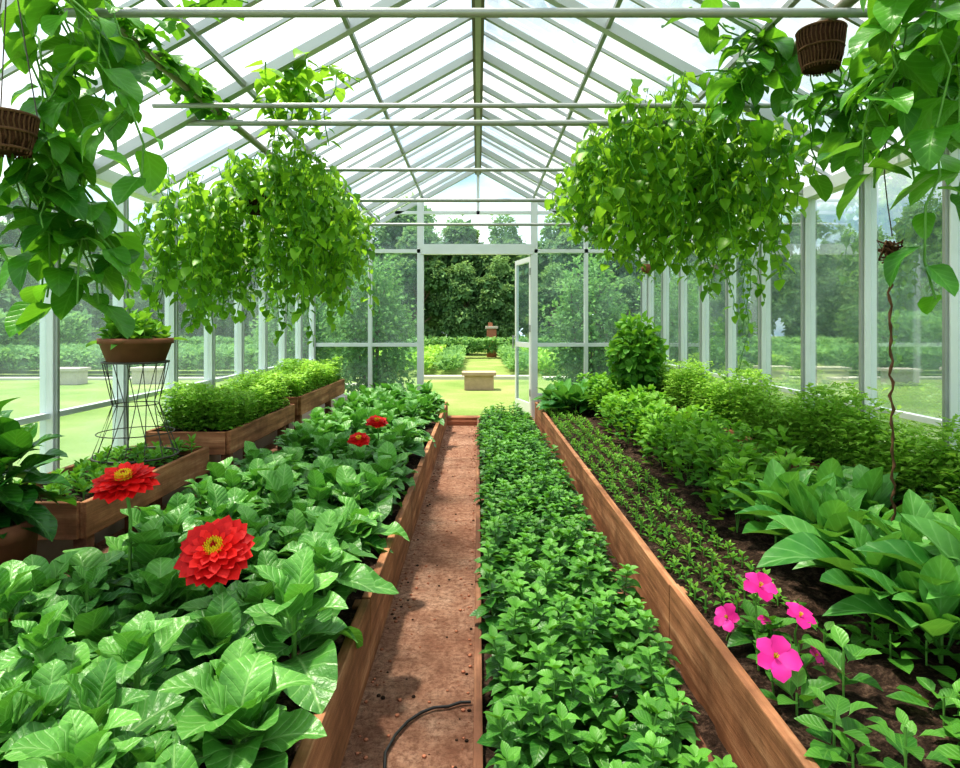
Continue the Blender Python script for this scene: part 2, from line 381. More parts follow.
mb.tube([(-W+.03,-.04,.95),(-W+.03,-.04,1.15)],.012,'steel',8)
mb.tube([(-W+.03,-.04,.97),(-W+.03,0,.97)],.008,'steel',6); mb.tube([(-W+.03,-.04,1.13),(-W+.03,0,1.13)],.008,'steel',6)
for z in (.3,1.2,2.0): mb.tube([(0,-.005,z),(0,-.005,z+.1)],.012,'steel',8)
mb.build('door_leaf',False,e); e.rotation_euler=(0,0,-math.radians(76))
mb=MB(); 
for k in range(8): mb.box(DX0+.06+k*.185,DX0+.06+k*.185+.175,YE-.26,YE-.06,0,.05,'brick')
mb.build('door_threshold',False,None,.005)
mb=MB(); mb.box(-.41,.0,8.3,8.5,0,.10,'woodx'); mb.box(-.41,0,8.27,8.3,0,.06,'brick'); mb.build('path_step',False,None,.006)
# ------------------------------------------------------------------ bed frames
def bedframe(name,x0,x1,y0,y1,h,mat='wood',t=.035,z0=0,seams=(2.3,4.6,6.9)):
    mb=MB()
    ys=[y0]+[s for s in seams if y0<s<y1]+[y1]
    for x in (x0,x1):
        for a,b in zip(ys[:-1],ys[1:]):
            dz=random.uniform(-.006,.006)
            mb.box(x-t/2,x+t/2,a+.003,b-.003,z0,z0+h+dz,mat)
        for s in ys[1:-1]:
            if x==x0: mb.box(x+t/2,x+t/2+.03,s-.03,s+.03,z0,z0+h-.02,mat)
            else: mb.box(x-t/2-.03,x-t/2,s-.03,s+.03,z0,z0+h-.02,mat)
    for yy in (y0,y1): mb.box(x0+t/2,x1-t/2,yy-t/2,yy+t/2,z0,z0+h,'woodx')
    if z0>0.1:
        mb.box(x0+t/2,x1-t/2,y0+t/2,y1-t/2,z0,z0+.03,'wooddark')
    soil(mb,x0+t/2,x1-t/2,y0+t/2,y1-t/2,z0+h-.045)
    if z0>0.1:
        for yy in np.arange(y0+.06,y1,1.2):
            for x in (x0+.03,x1-.03): mb.box(x-.03,x+.03,yy-.03,yy+.03,0,z0,'wooddark')
    return mb.build(name,False,None,.004)
bedframe('raised_garden_bed',-1.55,-.42,.25,8.5,.28,seams=(2.4,4.6,6.6))
bedframe('low_garden_bed',0.0,.64,.25,8.3,.10,'wooddark',.028,seams=(1.5,3,4.5,6))
bedframe('raised_garden_bed.001',.77,1.93,.25,8.5,.28,seams=(2.52,4.6,6.6))
mb=MB(); soil(mb,.655,.75,.25,8.4,.02,.02); mb.build('soil_strip')
bedframe('planter_bench',1.98,2.215,1.2,8.5,.16,'wood',.03,.32,seams=(2.9,4.4,6))
bedframe('planter_bench.001',-2.20,-1.70,2.75,4.02,.16,'wood',.03,.38,seams=())
bedframe('planter_bench.002',-2.20,-1.66,4.25,5.75,.15,'wood',.03,.44,seams=())
bedframe('planter_bench.003',-2.20,-1.66,5.95,7.9,.17,'wood',.03,.46,seams=())
# ------------------------------------------------------------------ crops
mb=MB()
pts=gridpts(-1.52,-.45,.5,8.4,.19,.19,.24)
rosettes(mb,pts,[random.uniform(.07,.23) for _ in pts],17,.18,T_basil,'lettuce',.0,1.25,.03,1.0,(-.02,1.0),True,.35)
mb.build('spinach_crop')
mb=MB()
pts=gridpts(.03,.63,.5,8.2,.105,.11,.07)
P=[];Fw=[];U=[];S=[];TT=[]
for (x,y,z) in pts:
    h=random.uniform(.09,.23); a0=random.random()*6; lx=random.uniform(-.3,.3); ly=random.uniform(-.3,.3); pt=random.uniform(-.2,.2)
    nt_=7
    for k in range(nt_):
        f=(k+1)/nt_
        for j in range(4):
            az=a0+k*.8+j*pi/2+random.uniform(-.2,.2); el=-.15+.8*f**3+random.uniform(-.2,.25)
            P.append((x+lx*h*f,y+ly*h*f,z+h*f)); Fw.append((math.cos(az)*math.cos(el),math.sin(az)*math.cos(el),math.sin(el)))
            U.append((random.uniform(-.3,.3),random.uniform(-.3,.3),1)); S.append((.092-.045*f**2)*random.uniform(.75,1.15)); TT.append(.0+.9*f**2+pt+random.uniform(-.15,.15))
    mb.tube([(x,y,z-.02),(x+lx*h,y+ly*h,z+h)],.003,'stem',4)
mb.leaves(T_mint,P,Fw,U,S,TT,'mint')
mb.build('mint_crop')
def bushrow(mb,pts,hf,wf,size,n,T,mat,tint=(.1,.95)):
    P=[];Fw=[];U=[];S=[];TT=[]
    for (x,y,z) in pts:
        h=hf*random.uniform(.7,1.2); w=wf*random.uniform(.85,1.15); pt=random.uniform(-.12,.12)
        for k in range(n):
            az=random.random()*2*pi; f=random.random()**.7; el=random.uniform(-.1,1.1)
            r=w*math.sqrt(max(0,1-(f*1.0)**2.2))*random.uniform(.6,1)+.01
            P.append((x+r*math.cos(az),y+r*math.sin(az),z+h*f)); Fw.append((math.cos(az)*math.cos(el)+random.uniform(-.3,.3),math.sin(az)*math.cos(el)+random.uniform(-.3,.3),math.sin(el)))
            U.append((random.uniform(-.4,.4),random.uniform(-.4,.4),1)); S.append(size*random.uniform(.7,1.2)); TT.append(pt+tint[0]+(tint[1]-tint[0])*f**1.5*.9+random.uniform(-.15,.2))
        for q in range(3): mb.tube([(x,y,z-.02),(x+random.uniform(-.5,.5)*w,y+random.uniform(-.5,.5)*w,z+h*.85)],.003,'stem',4)
    mb.leaves(T,P,Fw,U,S,TT,mat)
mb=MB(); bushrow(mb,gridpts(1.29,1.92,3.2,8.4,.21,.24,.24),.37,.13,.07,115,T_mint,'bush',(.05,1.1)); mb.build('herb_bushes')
mb=MB(); pts=[]
for xr in (.85,.95,1.05,1.15):
    y=2.3
    while y<8.3:
        y+=random.uniform(.05,.085)
        if random.random()<.93: pts.append((xr+random.uniform(-.02,.02),y,.235))
rosettes(mb,pts,[random.uniform(.015,.065) for _ in pts],9,.036,T_small,'bush',.3,1.4,.012,1,(-.05,1.1))
mb.build('seedlings')
mb=MB(); pts=gridpts(1.38,1.92,1.95,3.35,.19,.17,.24,.25)
rosettes(mb,pts,[random.uniform(.06,.20) for _ in pts],15,.34,T_hosta,'hosta',.5,1.5,.05,1,(.0,1.1),True)
mb.build('hosta_plants')
mb=MB(); pts=gridpts(.85,1.6,7.6,8.4,.25,.25,.24)
rosettes(mb,pts,[random.uniform(.12,.25) for _ in pts],14,.30,T_big,'hosta',.2,1.3,.04,1,(.0,.9))
mb.build('leafy_greens')
def micro(mb,x0,x1,y0,y1,z,h,n,size=.035):
    x=rng.uniform(x0,x1,n);y=rng.uniform(y0,y1,n);hh=h*rng.uniform(.55,1.1,n)
    hh*=1+.2*np.sin(y*5+x*4)
    P=[];Fw=[];U=[];S=[];TT=[]
    for a,b,c in zip(x,y,hh):
        lx=random.uniform(-.03,.03);ly=random.uniform(-.03,.03)
        az=random.random()*6
        for lv in (.25,.5,.75,1.0):
            for j in (0,pi):
                A=az+j+lv*2; el=random.uniform(.1,.8)
                P.append((a+lx*lv,b+ly*lv,z+c*lv)); Fw.append((math.cos(A)*math.cos(el),math.sin(A)*math.cos(el),math.sin(el))); U.append((random.uniform(-.3,.3),random.uniform(-.3,.3),1)); S.append(size*random.uniform(.7,1.3)); TT.append(lv*.8+random.uniform(-.25,.25))
    mb.leaves(T_small,P,Fw,U,S,TT,'micro')
mb=MB(); micro(mb,1.97,2.17,1.3,8.4,.43,.40,4600,.05); mb.build('microgreens')
mb=MB(); micro(mb,-2.15,-1.69,4.3,5.7,.54,.26,2000,.045); mb.build('microgreens.001')
mb=MB(); micro(mb,-2.15,-1.69,6.0,7.85,.58,.26,2600,.045); mb.build('microgreens.002')
mb=MB(); pts=gridpts(-2.17,-1.73,2.8,4.0,.1,.1,.50)
rosettes(mb,pts,[random.uniform(.03,.1) for _ in pts],12,.06,T_mint,'bush',.1,1.2,.01,1,(0,.7)); mb.build('herb_seedlings')
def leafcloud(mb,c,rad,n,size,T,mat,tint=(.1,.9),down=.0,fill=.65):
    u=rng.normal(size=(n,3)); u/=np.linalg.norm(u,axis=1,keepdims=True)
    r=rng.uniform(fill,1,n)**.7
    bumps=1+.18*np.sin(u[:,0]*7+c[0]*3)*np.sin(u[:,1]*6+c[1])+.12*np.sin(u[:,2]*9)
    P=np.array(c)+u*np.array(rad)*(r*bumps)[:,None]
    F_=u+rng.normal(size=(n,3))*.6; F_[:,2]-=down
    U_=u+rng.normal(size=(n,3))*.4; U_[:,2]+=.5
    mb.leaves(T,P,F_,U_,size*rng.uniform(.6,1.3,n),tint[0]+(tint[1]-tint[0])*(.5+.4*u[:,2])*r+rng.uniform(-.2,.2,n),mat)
mb=MB(); mb.lathe((1.72,7.1,.24),[(0,0),(.11,0),(.15,.22),(.16,.22),(.16,.25),(.13,.25),(.12,.2),(0,.2)],'terracotta')
for k in range(6):
    a=k*1.05; mb.tube([(1.72,7.1,.42),(1.72+.1*math.cos(a),7.1+.1*math.sin(a),.8),(1.72+.16*math.cos(a),7.1+.16*math.sin(a),1.2)],.008,'stem',5)
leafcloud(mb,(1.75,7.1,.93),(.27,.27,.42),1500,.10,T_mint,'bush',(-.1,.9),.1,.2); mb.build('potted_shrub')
# ------------------------------------------------------------------ flowers
def zinnia(name,x,y,z,r,tilt=(.0,-.55,1),base=.3):
    mb=MB(); n=Vector(tilt).normalized(); a=n.orthogonal().normalized(); b=n.cross(a); c=Vector((x,y,z))
    P=[];F_=[];U_=[];S=[];TT=[]
    for ring,(cnt,len_,el,off) in enumerate(((19,1.0,-.08,0),(18,.88,.06,.010),(15,.72,.20,.018),(12,.54,.38,.024),(9,.40,.6,.03))):
        for k in range(cnt):
            az=2*pi*k/cnt+ring*.17+random.uniform(-.05,.05); dr=a*math.cos(az)+b*math.sin(az)
            e2=el+random.uniform(-.06,.06)
            f=dr*math.cos(e2)+n*math.sin(e2); uu=n*math.cos(e2)-dr*math.sin(e2)
            P.append(tuple(c+n*off*r*8+dr*r*.10)); F_.append(tuple(f)); U_.append(tuple(uu)); S.append(r*len_*.92*random.uniform(.93,1.05)); TT.append(random.uniform(-.1,.9)+ring*.05)
    mb.leaves(T_pet,P,F_,U_,S,TT,'red')
    for k in range(60):
        rr=r*.25*math.sqrt(k/60); az=k*2.4; p=c+n*(r*.30+ (r*.05)*(1-k/60))+(a*math.cos(az)+b*math.sin(az))*rr
        q=p+n*r*.07
        mb.tube([tuple(p-n*r*.15),tuple(p),tuple(q)],[r*.026,r*.030,r*.006],'yellow' if k>5 else 'darkred',5)
    mb.tube([(x,y,z),(x+.01,y+.02,z-.12),(x+.0,y+.03,base)],.006,'stem',6)
    return mb.build(name)
zinnia('zinnia_flower',-.84,2.05,.575,.125,(.06,-.85,1),.25)
zinnia('zinnia_flower.001',-1.27,2.3,.735,.115,(0,-.30,1),.25)
zinnia('zinnia_flower.002',-.79,5.0,.54,.09,(.1,-.3,1),.25)
zinnia('zinnia_flower.003',-.82,4.4,.51,.08,(0,-.45,1),.25)
def petunia(mb,x,y,z,r,tilt):
    n=Vector(tilt).normalized(); a=n.orthogonal().normalized(); b=n.cross(a); c=Vector((x,y,z)); P=[];F_=[];U_=[];S=[];TT=[]
    for k in range(5):
        az=2*pi*k/5+x*9; dr=a*math.cos(az)+b*math.sin(az); f=dr*.97+n*.25; P.append(tuple(c+dr*.002)); F_.append(tuple(f)); U_.append(tuple(n-dr*.25)); S.append(r*random.uniform(.85,1.1)); TT.append(random.uniform(.0,1))
    mb.leaves(T_pink,P,F_,U_,S,TT,'pink')
    for k in range(6):
        az=k*1.05; mb.tube([tuple(c),tuple(c+n*r*.3+(a*math.cos(az)+b*math.sin(az))*r*.1)],r*.03,'yellow',4)
    mb.tube([tuple(c),tuple(c-n*.04+Vector((0,0,-.02))),(x+.01,y+.03,.24)],.0035,'stem',5)
mb=MB()
for fx,fy,fz,fr,tl in ((.845,1.92,.515,.053,(.1,-.55,.9)),(.825,2.12,.33,.048,(-.5,-.5,.6)),(.965,1.92,.425,.050,(.2,-.4,1)),(.835,1.80,.365,.066,(-.1,-.7,.7)),(.975,1.85,.345,.028,(.5,-.5,.6)),(.93,2.08,.34,.022,(0,-.3,1))):
    petunia(mb,fx,fy,fz,fr,tl)
pts=[(random.uniform(.84,1.5),random.uniform(1.4,2.15),.24) for _ in range(36)]
rosettes(mb,pts,[random.uniform(.03,.14) for _ in pts],9,.085,T_mint,'mint',.0,.8,.035,1,(.2,1.1))
mb.build('pink_petunia')
# ------------------------------------------------------------------ hanging vines
def strand(mb,path,size,spacing,T,mat,L_,r=.004,droop=.8,tint=(.0,1.0),stem='stem'):
    pts=[Vector(p) for p in path]
    mb.tube(path,r,stem,5)
    acc=0;side=random.random()*6
    for p,q in zip(pts[:-1],pts[1:]):
        seg=(q-p).length; d=(q-p)
        while acc<seg:
            o=p+d*(acc/max(seg,1e-6)); side+=2.3+random.uniform(-.5,.5)
            dx,dy=math.cos(side),math.sin(side)
            L_[0].append(tuple(o)); L_[1].append((dx,dy,-droop*random.uniform(.3,1.7)))
            L_[2].append((dx*.8+random.uniform(-.4,.4),dy*.8-.1+random.uniform(-.4,.4),.75)); L_[3].append(size*random.uniform(.55,1.25)); L_[4].append(random.uniform(*tint))
            acc+=spacing*random.uniform(.6,1.4)
        acc-=seg
def hang(start,length,wander=.06,n=8,outx=0,outy=0):
    P=[start]; x,y,z=start; vx=outx;vy=outy
    for i in range(n):
        x+=vx/n+random.uniform(-wander,wander)*.5; y+=vy/n+random.uniform(-wander,wander)*.5; z-=length/n; P.append((x,y,z))
    return P
mb=MB(); LL=[[],[],[],[],[]]
for i in range(200):
    x=random.uniform(-2.14,-.80); y=4.55+random.uniform(-.55,.6)
    if x<-1.66: top=min(roofz(x)-.1,2.36)-random.uniform(0,.25); bot=1.42+random.uniform(-.15,.45)
    elif x<-1.38: top=2.45-random.uniform(0,.2); bot=2.16+random.uniform(-.08,.08)
    else:
        t=(x+1.42)/.64; top=2.62-.5*t**2-random.uniform(0,.2); bot=1.45+.35*t**3+random.uniform(-.15,.5)
    st=(x,y,top); strand(mb,hang(st,max(top-bot,.15),.07),.095,.038,T_vine,'vine',LL,.003,.9)
for xx,bb in ((-2.0,1.25),(-1.85,1.3),(-1.3,1.2),(-1.15,1.15),(-1.0,1.3),(-.85,1.5),(-1.75,1.45),(-2.1,1.3)):
    yy=random.uniform(4.1,4.5); strand(mb,hang((xx,yy,1.9),1.9-bb,.06,10),.075,.05,T_vine,'vine',LL,.003,.9)
for s0 in ((-1.15,4.3,2.6),(-1.25,4.2,2.6),(-1.35,4.35,2.55),(-1.0,4.3,2.5),(-1.2,4.1,2.6),(-1.1,4.2,2.6),(-1.3,4.1,2.6)):
    P_=[s0]; x,y,z=s0
    for k in range(7): x+=random.uniform(-.03,.05); z=min(z+.07,roofz(x)-.08); y-=random.uniform(0,.12); P_.append((x,y,z))
    strand(mb,P_,.12,.03,T_vine,'vine',LL,.004,.5)
P_=[(-1.0,3.9,2.85),(-.9,3.85,2.86),(-.8,3.8,2.8),(-.7,3.8,2.74)]; strand(mb,P_,.1,.05,T_vine,'vine',LL,.004,.4)
mb.leaves(T_vine,*LL,'vine')
mb.lathe((-1.55,4.6,2.1),[(0,0),(.1,.0),(.16,.1),(.17,.14),(.15,.14),(0,.12)],'coir',20)
for k in range(3):
    a=k*2.1; mb.tube([(-1.55+.16*math.cos(a),4.6+.16*math.sin(a),2.23),(-1.55,4.6,2.57)],.003,'wire',4)
mb.build('hanging_vine')
mb=MB(); LL=[[],[],[],[],[]]
for i in range(240):
    x=random.uniform(.60,1.84); y=4.1+random.uniform(-.7,.75)
    t=(x-1.25)/.7
    top=min(roofz(x)-.08,2.76-.35*max(0,-t)**2)-random.uniform(0,.25); bot=1.88+.25*max(0,-t)**2+random.uniform(-.18,.3)
    if x>1.5: bot-=random.choice([-.1,.1,.2])
    strand(mb,hang((x,y,top),max(top-bot,.15),.07),.095,.038,T_vine,'vine',LL,.003,.9)
for xx,yy,b in ((1.72,4.0,1.25),(1.78,4.3,1.0),(1.65,4.4,1.35),(1.75,4.0,1.45),(.95,4.0,1.65),(1.1,3.9,1.7),(1.3,4.0,1.6),(1.5,3.9,1.55)):
    strand(mb,hang((xx,yy,2.1),2.1-b,.05,12),.065,.045,T_vine,'vine',LL,.003,.9)
mb.leaves(T_vine,*LL,'vine')
mb.lathe((1.5,4.1,2.12),[(0,0),(.1,.0),(.16,.1),(.17,.14),(.15,.14),(0,.12)],'coir',20)
for k in range(3):
    a=k*2.1; mb.tube([(1.5+.16*math.cos(a),4.1+.16*math.sin(a),2.25),(1.5,4.1,2.61)],.003,'wire',4)
mb.build('hanging_vine.001')
def basket(name,x,y,z,r,h,pipez):
    mb=MB(); mb.lathe((x,y,z-h/2),[(0,0),(r*.72,0),(r*.84,h*.3),(r*.95,h*.75),(r,h),(r*.9,h),(r*.85,h*.85),(0,h*.85)],'coir',28)
    for k in range(34):
        a=2*pi*k/34; j=lambda:random.uniform(-.004,.004); mb.tube([(x+r*.74*math.cos(a)+j(),y+r*.74*math.sin(a),z-h/2-.01),(x+r*.87*math.cos(a+.08)+j(),y+r*.87*math.sin(a+.08),z-h/2+h*.3),(x+r*.99*math.cos(a-.05),y+r*.99*math.sin(a-.05),z-h/2+h*.75),(x+r*1.03*math.cos(a),y+r*1.03*math.sin(a),z+h/2)],.0038,'rust',4)
    for f,rr in ((1,1.02),(.5,.93),(.03,.76)): mb.tube([(x+r*rr*math.cos(t*2*pi/24),y+r*rr*math.sin(t*2*pi/24),z-h/2+h*f) for t in range(24)],.006,'rust',6,True)
    for k in range(3):
        a=k*2.09+.4; mb.tube([(x+r*math.cos(a),y+r*math.sin(a),z+h/2),(x,y,pipez)],.0025,'wire',4)
    return mb
def path(st,en,n,bow=0): return [tuple(st[j]+(en[j]-st[j])*(i/n)+random.uniform(-.03,.03)+(bow*math.sin(i/n*pi) if j==0 else 0) for j in range(3)) for i in range(n+1)]
b1=basket('b',-1.57,2.14,1.94,.082,.115,2.57)
LL=[[],[],[],[],[]]
for k in range(11):
    a=random.random()*6.28; st=(-1.58+.08*math.cos(a),2.3+.06*math.sin(a),1.98)
    ln=random.uniform(.3,.7); strand(b1,hang(st,ln,.07,7,random.uniform(-.15,.2),random.uniform(0,.3)),.18,.09,T_big,'vinebig',LL,.004,.7,(-.1,.9))
for st,en in (((-1.55,2.3,2.55),(-1.24,2.2,1.95)),((-1.5,2.25,2.55),(-1.18,2.2,1.80)),((-1.6,2.4,2.5),(-1.5,2.4,1.4)),((-1.5,2.5,2.55),(-1.45,2.4,2.1)),((-1.72,2.5,2.4),(-1.75,2.6,1.35)),((-1.7,2.35,2.4),(-1.68,2.35,1.6)),((-1.65,2.6,2.45),(-1.6,2.6,1.9)),((-1.6,2.35,2.5),(-1.55,2.4,2.1)),((-1.5,2.4,2.58),(-1.28,2.4,2.25)),((-1.65,2.3,2.45),(-1.6,2.3,2.05)),((-1.6,2.2,2.5),(-1.4,2.25,2.15))):
    strand(b1,path(st,en,7,.08),.185,.09,T_big,'vinebig',LL,.004,.7,(-.1,.9))
b1.leaves(T_big,*LL,'vinebig')
LL=[[],[],[],[],[]]
for k in range(12):
    y=random.uniform(2.2,3.5); strand(b1,[(-1.55+.04*math.cos(i),y+i*.12,2.6+.03*math.sin(i*1.3)) for i in range(6)],.13,.06,T_lobe,'vinebig',LL,.004,.4)
P_=[(-1.5,2.9,2.6),(-1.4,2.85,2.66),(-1.25,2.8,2.70),(-1.1,2.8,2.74),(-1.0,2.78,2.70)]; strand(b1,P_,.13,.05,T_lobe,'vinebig',LL,.004,.4)
b1.leaves(T_lobe,*LL,'vinebig'); b1.build('hanging_basket')
b2=basket('b',1.5,2.8,2.505,.095,.16,2.61)
LL=[[],[],[],[],[]]
for k in range(42):
    y=random.uniform(1.9,3.4); x=1.5+random.uniform(-.25,.4); ln=random.uniform(.12,.42)
    if y>2.3 and 3.0>y and x<1.62: x+=.28
    strand(b2,hang((x,y,min(2.68,roofz(x)-.08)),ln,.08,6,random.uniform(-.05,.15),0),.175,.07,T_big,'vinebig',LL,.004,.6,(-.1,.95))
for st,en in (((1.5,2.2,2.6),(1.34,2.2,1.85)),((1.5,2.05,2.55),(1.44,2.05,1.36)),((1.45,2.2,2.6),(1.36,2.2,1.75)),((1.6,2.1,2.5),(1.54,2.05,1.6)),((1.5,3.2,2.6),(1.1,3.1,2.55)),((1.5,3.2,2.66),(1.0,3.0,2.76)),((1.5,3.1,2.64),(1.2,3.1,2.72)),((1.5,3.3,2.64),(1.25,3.2,2.5)),((1.45,3.4,2.62),(1.15,3.3,2.6)),((1.7,2.6,2.45),(1.7,2.5,1.85)),((1.4,3.1,2.68),(1.05,2.9,2.8)),((1.7,2.3,2.5),(1.62,2.3,2.0))):
    strand(b2,path(st,en,8),.175,.08,T_big,'vinebig',LL,.004,.7,(-.1,.95))
b2.leaves(T_big,*LL,'vinebig'); b2.build('hanging_basket.001')
mb=MB()
z=np.linspace(roofz(1.67)-.04,1.66,8); mb.tube([(1.67+.02*math.sin(i),2.6,a) for i,a in enumerate(z)],.0025,'wire',5)
for k in range(16):
    c=(1.67,2.6,1.6); mb.tube([tuple(c[j]+random.uniform(-.045,.045) for j in range(3)) for _ in range(5)],.004,'rust',5)
mb.tube([(1.67+.006*math.sin(i*1.7)+.004*i*.12,2.6+.006*math.cos(i*2.1),1.6-i*.028) for i in range(46)],[.004+.003*(i%2) for i in range(46)],'rust',7)
mb.build('hanging_rope')
mb=MB(); mb.lathe((1.9,7.2,1.88),[(0,0),(.05,0),(.075,.1),(.065,.1),(0,.08)],'terracotta',18); mb.tube([(1.9,7.2,1.96),(1.9,7.2,roofz(1.9)-.06)],.003,'wire',5)
LL=[[],[],[],[],[]]
for k in range(5): strand(mb,hang((1.9,7.2,1.99),random.uniform(.1,.3),.05,5,random.uniform(-.1,.1)),.05,.03,T_vine,'vine',LL,.003)
mb.leaves(T_vine,*LL,'vine'); mb.build('hanging_pot')
# ------------------------------------------------------------------ left potted plant, wire stand
mb=MB(); X,Y=-1.86,2.42
mb.lathe((X,Y,0),[(0,0),(.12,0),(.165,.50),(.175,.50),(.175,.56),(.15,.56),(.145,.52),(0,.52)],'terracotta',28)
rosettes(mb,[(X,Y,.52),(X+.07,Y+.03,.52),(X-.05,Y-.04,.52),(X+.05,Y-.06,.52)],[.40,.32,.34,.30],24,.22,T_big,'glossy',-.4,1.3,.05,1,(.0,1.1))
mb.build('potted_foliage_plant')
e=empty('wire_plant_stand',(-1.95,3.65,.55))
mb=MB()
def ring(c,r,z,rad): mb.tube([(c[0]+r*math.cos(t*2*pi/28),c[1]+r*math.sin(t*2*pi/28),z) for t in range(28)],rad,'wire',5,True)
ring((0,0),.17,.54,.006); ring((0,0),.12,.30,.003); ring((0,0),.22,.01,.006); ring((0,0),.20,.14,.003)
for k in range(14):
    a=k*2*pi/14; mb.tube([(.17*math.cos(a),.17*math.sin(a),.54),(.12*math.cos(a+.25),.12*math.sin(a+.25),.30),(.22*math.cos(a),.22*math.sin(a),.01)],.0028,'wire',5)
mb.tube([(-.17,0,.54),(.17,0,.54)],.005,'wire',5); mb.tube([(0,-.17,.54),(0,.17,.54)],.005,'wire',5)
mb.build('wire_frame',True,e)
mb=MB(); mb.lathe((0,0,.545),[(0,0),(.15,0),(.185,.10),(.195,.10),(.195,.13),(.17,.13),(.165,.10),(0,.10)],'terracotta',28); mb.build('plant_pot',True,e)
mb=MB(); pts=[(random.uniform(-.13,.13),random.uniform(-.13,.13),.64) for _ in range(26)]
rosettes(mb,pts,[random.uniform(.04,.16) for _ in pts],9,.09,T_mint,'bush',-.1,1.2,.02,1,(.1,.9)); 
LL=[[],[],[],[],[]]; strand(mb,[(0,0,.66),(-.03,0,.8),(-.06,0,.95),(-.02,0,1.1),(-.05,.0,1.25)],.07,.09,T_vine,'vine',LL,.003); mb.leaves(T_vine,*LL,'vine')
mb.build('pot_herbs',True,e)
mb=MB(); mb.tube([(-.025,2.19,.010),(-.06,2.185,.012),(-.10,2.165,.010),(-.15,2.155,.012),(-.19,2.13,.010),(-.23,2.08,.010),(-.26,2.01,.012),(-.28,1.93,.010),(-.27,1.84,.010),(-.25,1.74,.010),(-.27,1.6,.010)],.005,'rubber',8); mb.build('garden_hose')
mb=MB()
for k in range(520):
    x=random.choice([random.gauss(-.36,.03),random.gauss(-.04,.02),random.uniform(-.38,-.02)]); x=min(max(x,-.385),-.03); y=random.uniform(1.2,8.2); r=random.uniform(.002,.009)
    mb.lathe((x,y,0),[(0,0),(r,r*.2),(r*.8,r*.8),(0,r)],'brick' if k%4 else 'soil',6)
mb.build('path_pebbles')
# ------------------------------------------------------------------ outdoors
mb=MB(); mb.box(-60,60,-20,75,-.12,-.03,'lawn'); mb.build('lawn_ground',False)
mb=MB(); mb.box(-14,-4,15.4,15.8,-.03,.02,'pave'); mb.box(1.6,13.5,15.6,16.0,-.03,.02,'pave'); mb.box(-1.4,1.4,15.6,16.0,-.03,.05,'pave'); mb.box(-3.6,-1.6,13.4,13.8,-.03,.05,'pave'); mb.build('garden_paving',False)
for i,(x,y) in enumerate(((.02,13.2),(6.9,15.0),(8.1,14.7),(9.35,14.2),(10.9,14.4),(-7.5,14.6),(-9.2,14.4))):
    mb=MB(); mt='warmstone' if i==0 else 'stone'; mb.box(x-.3,x+.3,y-.2,y+.2,-.03,.27,mt); mb.box(x-.35,x+.35,y-.25,y+.25,.27,.34,mt)
    mb.build('stone_block' if i==0 else 'stone_block.%03d'%i,False,None,.01)
mb=MB(); mb.box(.36,.76,26.4,26.7,-.03,1.15,'brick'); mb.box(.3,.82,26.35,26.75,1.15,1.25,'stone'); mb.box(.42,.60,26.45,26.65,1.25,1.4,'brick'); mb.build('brick_garden_post',False,None,.01)
def crop(mb,x0,x1,y0,y1,z,h,n,size,mat):
    x=rng.uniform(x0,x1,n);y=rng.uniform(y0,y1,n);zz=z+h*rng.uniform(.2,1,n)
    az=rng.uniform(0,2*pi,n); el=rng.uniform(.3,1.3,n)
    mb.leaves(T_small,np.stack([x,y,zz],-1),dirs(az,el),np.tile([0,-.3,1],(n,1))+rng.normal(size=(n,3))*.3,size*rng.uniform(.6,1.3,n),rng.uniform(.2,1,n),mat)
mb=MB()
for k in range(5):
    for sx in (-1,1):
        x=.15+sx*(.95+k*.75); a,b=sorted((x-.28,x+.28)); crop(mb,a,b,16.3,25.0,0,.45,2300,.16,'micro' if k%2 else 'shrub')
mb.build('crop_rows')
mb=MB()
for sx in (-1,1):
    for yy in (16.6,18.0,19.6):
        a,b=sorted((sx*5.0,sx*13.6)); crop(mb,a,b,yy-.5,yy+.5,0,.6,5200,.2,'shrub')
    a,b=sorted((sx*13.6,sx*14.8)); crop(mb,a,b,-2,22.8,0,1.6,11000,.28,'shrub')
crop(mb,-14.8,14.8,25.3,26.1,0,.7,11000,.22,'shrub')
mb.build('hedge_rows')
for i,(x,y,rx,h) in enumerate(((-1.6,9.75,.62,2.3),(1.7,9.85,.62,2.25),(-2.9,10.3,.7,2.0),(3.2,10.5,.7,1.9))):
    mb=MB()
    for k in range(7): mb.tube([(x,y,-.03),(x+random.uniform(-.3,.3),y+random.uniform(-.2,.2),h*.5),(x+random.uniform(-.5,.5),y+random.uniform(-.3,.3),h*.85)],[.02,.015,.006],'bark',5)
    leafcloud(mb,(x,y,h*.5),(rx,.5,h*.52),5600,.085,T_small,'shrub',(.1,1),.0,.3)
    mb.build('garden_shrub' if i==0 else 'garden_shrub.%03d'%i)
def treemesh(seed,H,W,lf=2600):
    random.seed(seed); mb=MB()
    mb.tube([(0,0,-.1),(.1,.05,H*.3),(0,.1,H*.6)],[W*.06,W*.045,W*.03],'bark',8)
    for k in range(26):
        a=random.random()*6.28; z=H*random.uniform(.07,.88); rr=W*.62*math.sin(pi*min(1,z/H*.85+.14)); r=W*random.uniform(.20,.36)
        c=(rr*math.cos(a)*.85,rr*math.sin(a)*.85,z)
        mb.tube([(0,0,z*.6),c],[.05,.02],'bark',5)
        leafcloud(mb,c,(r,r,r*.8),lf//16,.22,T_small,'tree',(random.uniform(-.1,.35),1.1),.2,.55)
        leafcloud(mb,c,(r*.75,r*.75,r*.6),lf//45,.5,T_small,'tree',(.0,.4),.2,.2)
    leafcloud(mb,(0,0,H*.88),(W*.32,W*.32,H*.13),lf//10,.24,T_small,'tree',(.2,1),.2,.4)
    return mb
vars_=[]
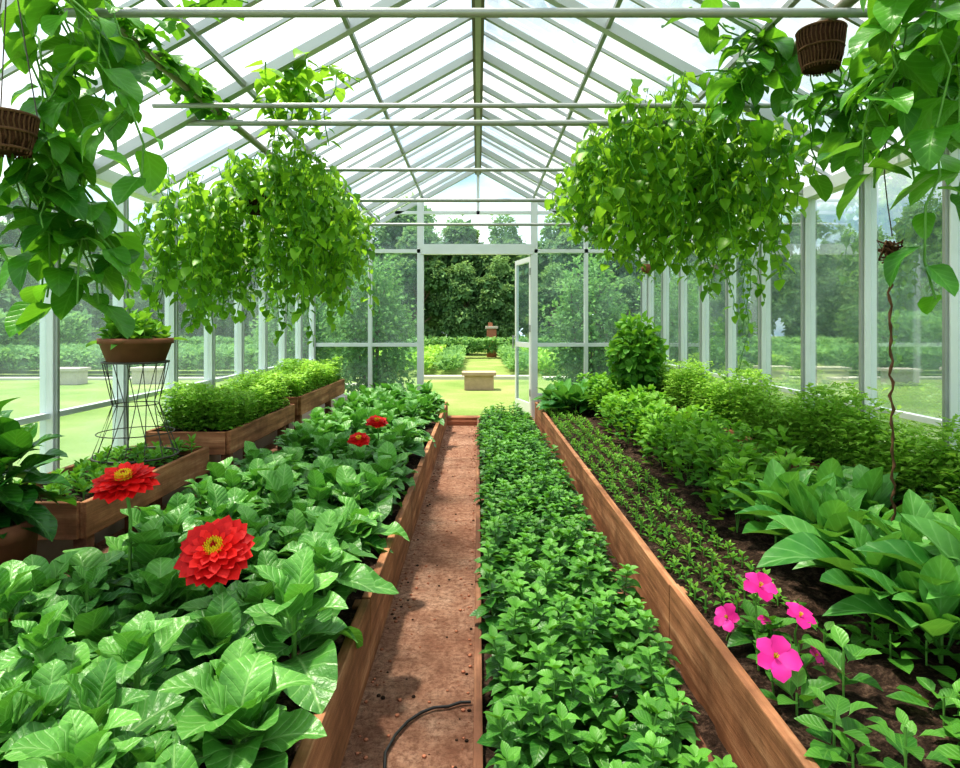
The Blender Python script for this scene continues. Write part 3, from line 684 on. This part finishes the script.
for s in range(4):
    ob=treemesh(11+s,[6.5,7.5,5.6,6.8][s],[2.3,2.6,2.2,2.0][s],7000).build('broadleaf_tree' if s==0 else 'broadleaf_tree.%03d'%s); vars_.append(ob)
random.seed(9)
pos=[]
for x in np.arange(-25,26,2.0): pos.append((x+random.uniform(-.5,.5),29.5+random.uniform(-.8,2.0),random.uniform(.5,.85)))
for x in np.arange(-27,28,2.6): pos.append((x+random.uniform(-.6,.6),36+random.uniform(-1.5,1.5),random.uniform(1,1.35)))
for y in np.arange(0,27,2.4):
    for sx in (-1,1): pos.append((sx*(18+random.uniform(-1,1)),y+random.uniform(-.7,.7),random.uniform(.65,.95)))
for y in np.arange(-2,27,3.0):
    for sx in (-1,1): pos.append((sx*(22+random.uniform(-1,1)),y+random.uniform(-.7,.7),random.uniform(1,1.35)))
for i,(x,y,s) in enumerate(pos):
    v=vars_[(i*7)%4 if i>=4 else i]
    if i<4: ob=v
    else:
        ob=bpy.data.objects.new('broadleaf_tree.%03d'%i,v.data); C.objects.link(ob)
    ob.location=(x,y,-.03); ob.rotation_euler=(0,0,random.random()*6.28); ob.scale=(s,s,s)
# ------------------------------------------------------------------ world & sun
w=bpy.data.worlds.new('World'); bpy.context.scene.world=w; w.use_nodes=True; nt=w.node_tree; nt.nodes.clear()
out=N(nt,'ShaderNodeOutputWorld'); bg=N(nt,'ShaderNodeBackground'); L(nt,bg.outputs[0],out.inputs[0])
tc=N(nt,'ShaderNodeTexCoord'); mp=N(nt,'ShaderNodeMapping'); mp.inputs['Scale'].default_value=(1,1.6,3.0); mp.inputs['Rotation'].default_value=(0,0,.5); L(nt,tc.outputs['Generated'],mp.inputs[0])
nz=noise(nt,4.2,6,mp.outputs[0],.55)
col=ramp(nt,nz.outputs[0],[(.38,(.40,.54,.68)),(.48,(.68,.78,.84)),(.58,(1,.99,.96))])
L(nt,col,bg.inputs[0]); bg.inputs[1].default_value=1.35
sd=bpy.data.lights.new('sun','SUN'); sd.energy=6.0; sd.angle=math.radians(5); sd.color=(1,.90,.75)
so=bpy.data.objects.new('sun',sd); C.objects.link(so)
so.rotation_euler=Vector((.36,-.14,-1.25)).to_track_quat('-Z','Y').to_euler()
# ------------------------------------------------------------------ camera
cd=bpy.data.cameras.new('camera'); cd.lens=24; cd.sensor_width=36; cd.shift_y=-59/960; cd.shift_x=.002; cd.clip_start=.05; cd.clip_end=300
co_=bpy.data.objects.new('camera',cd); C.objects.link(co_); co_.location=(0,0,1.3); co_.rotation_euler=(pi/2,0,0)
bpy.context.scene.camera=co_
sc=bpy.context.scene; sc.view_settings.view_transform='Standard'; sc.view_settings.look='Medium High Contrast'; sc.view_settings.exposure=0.3
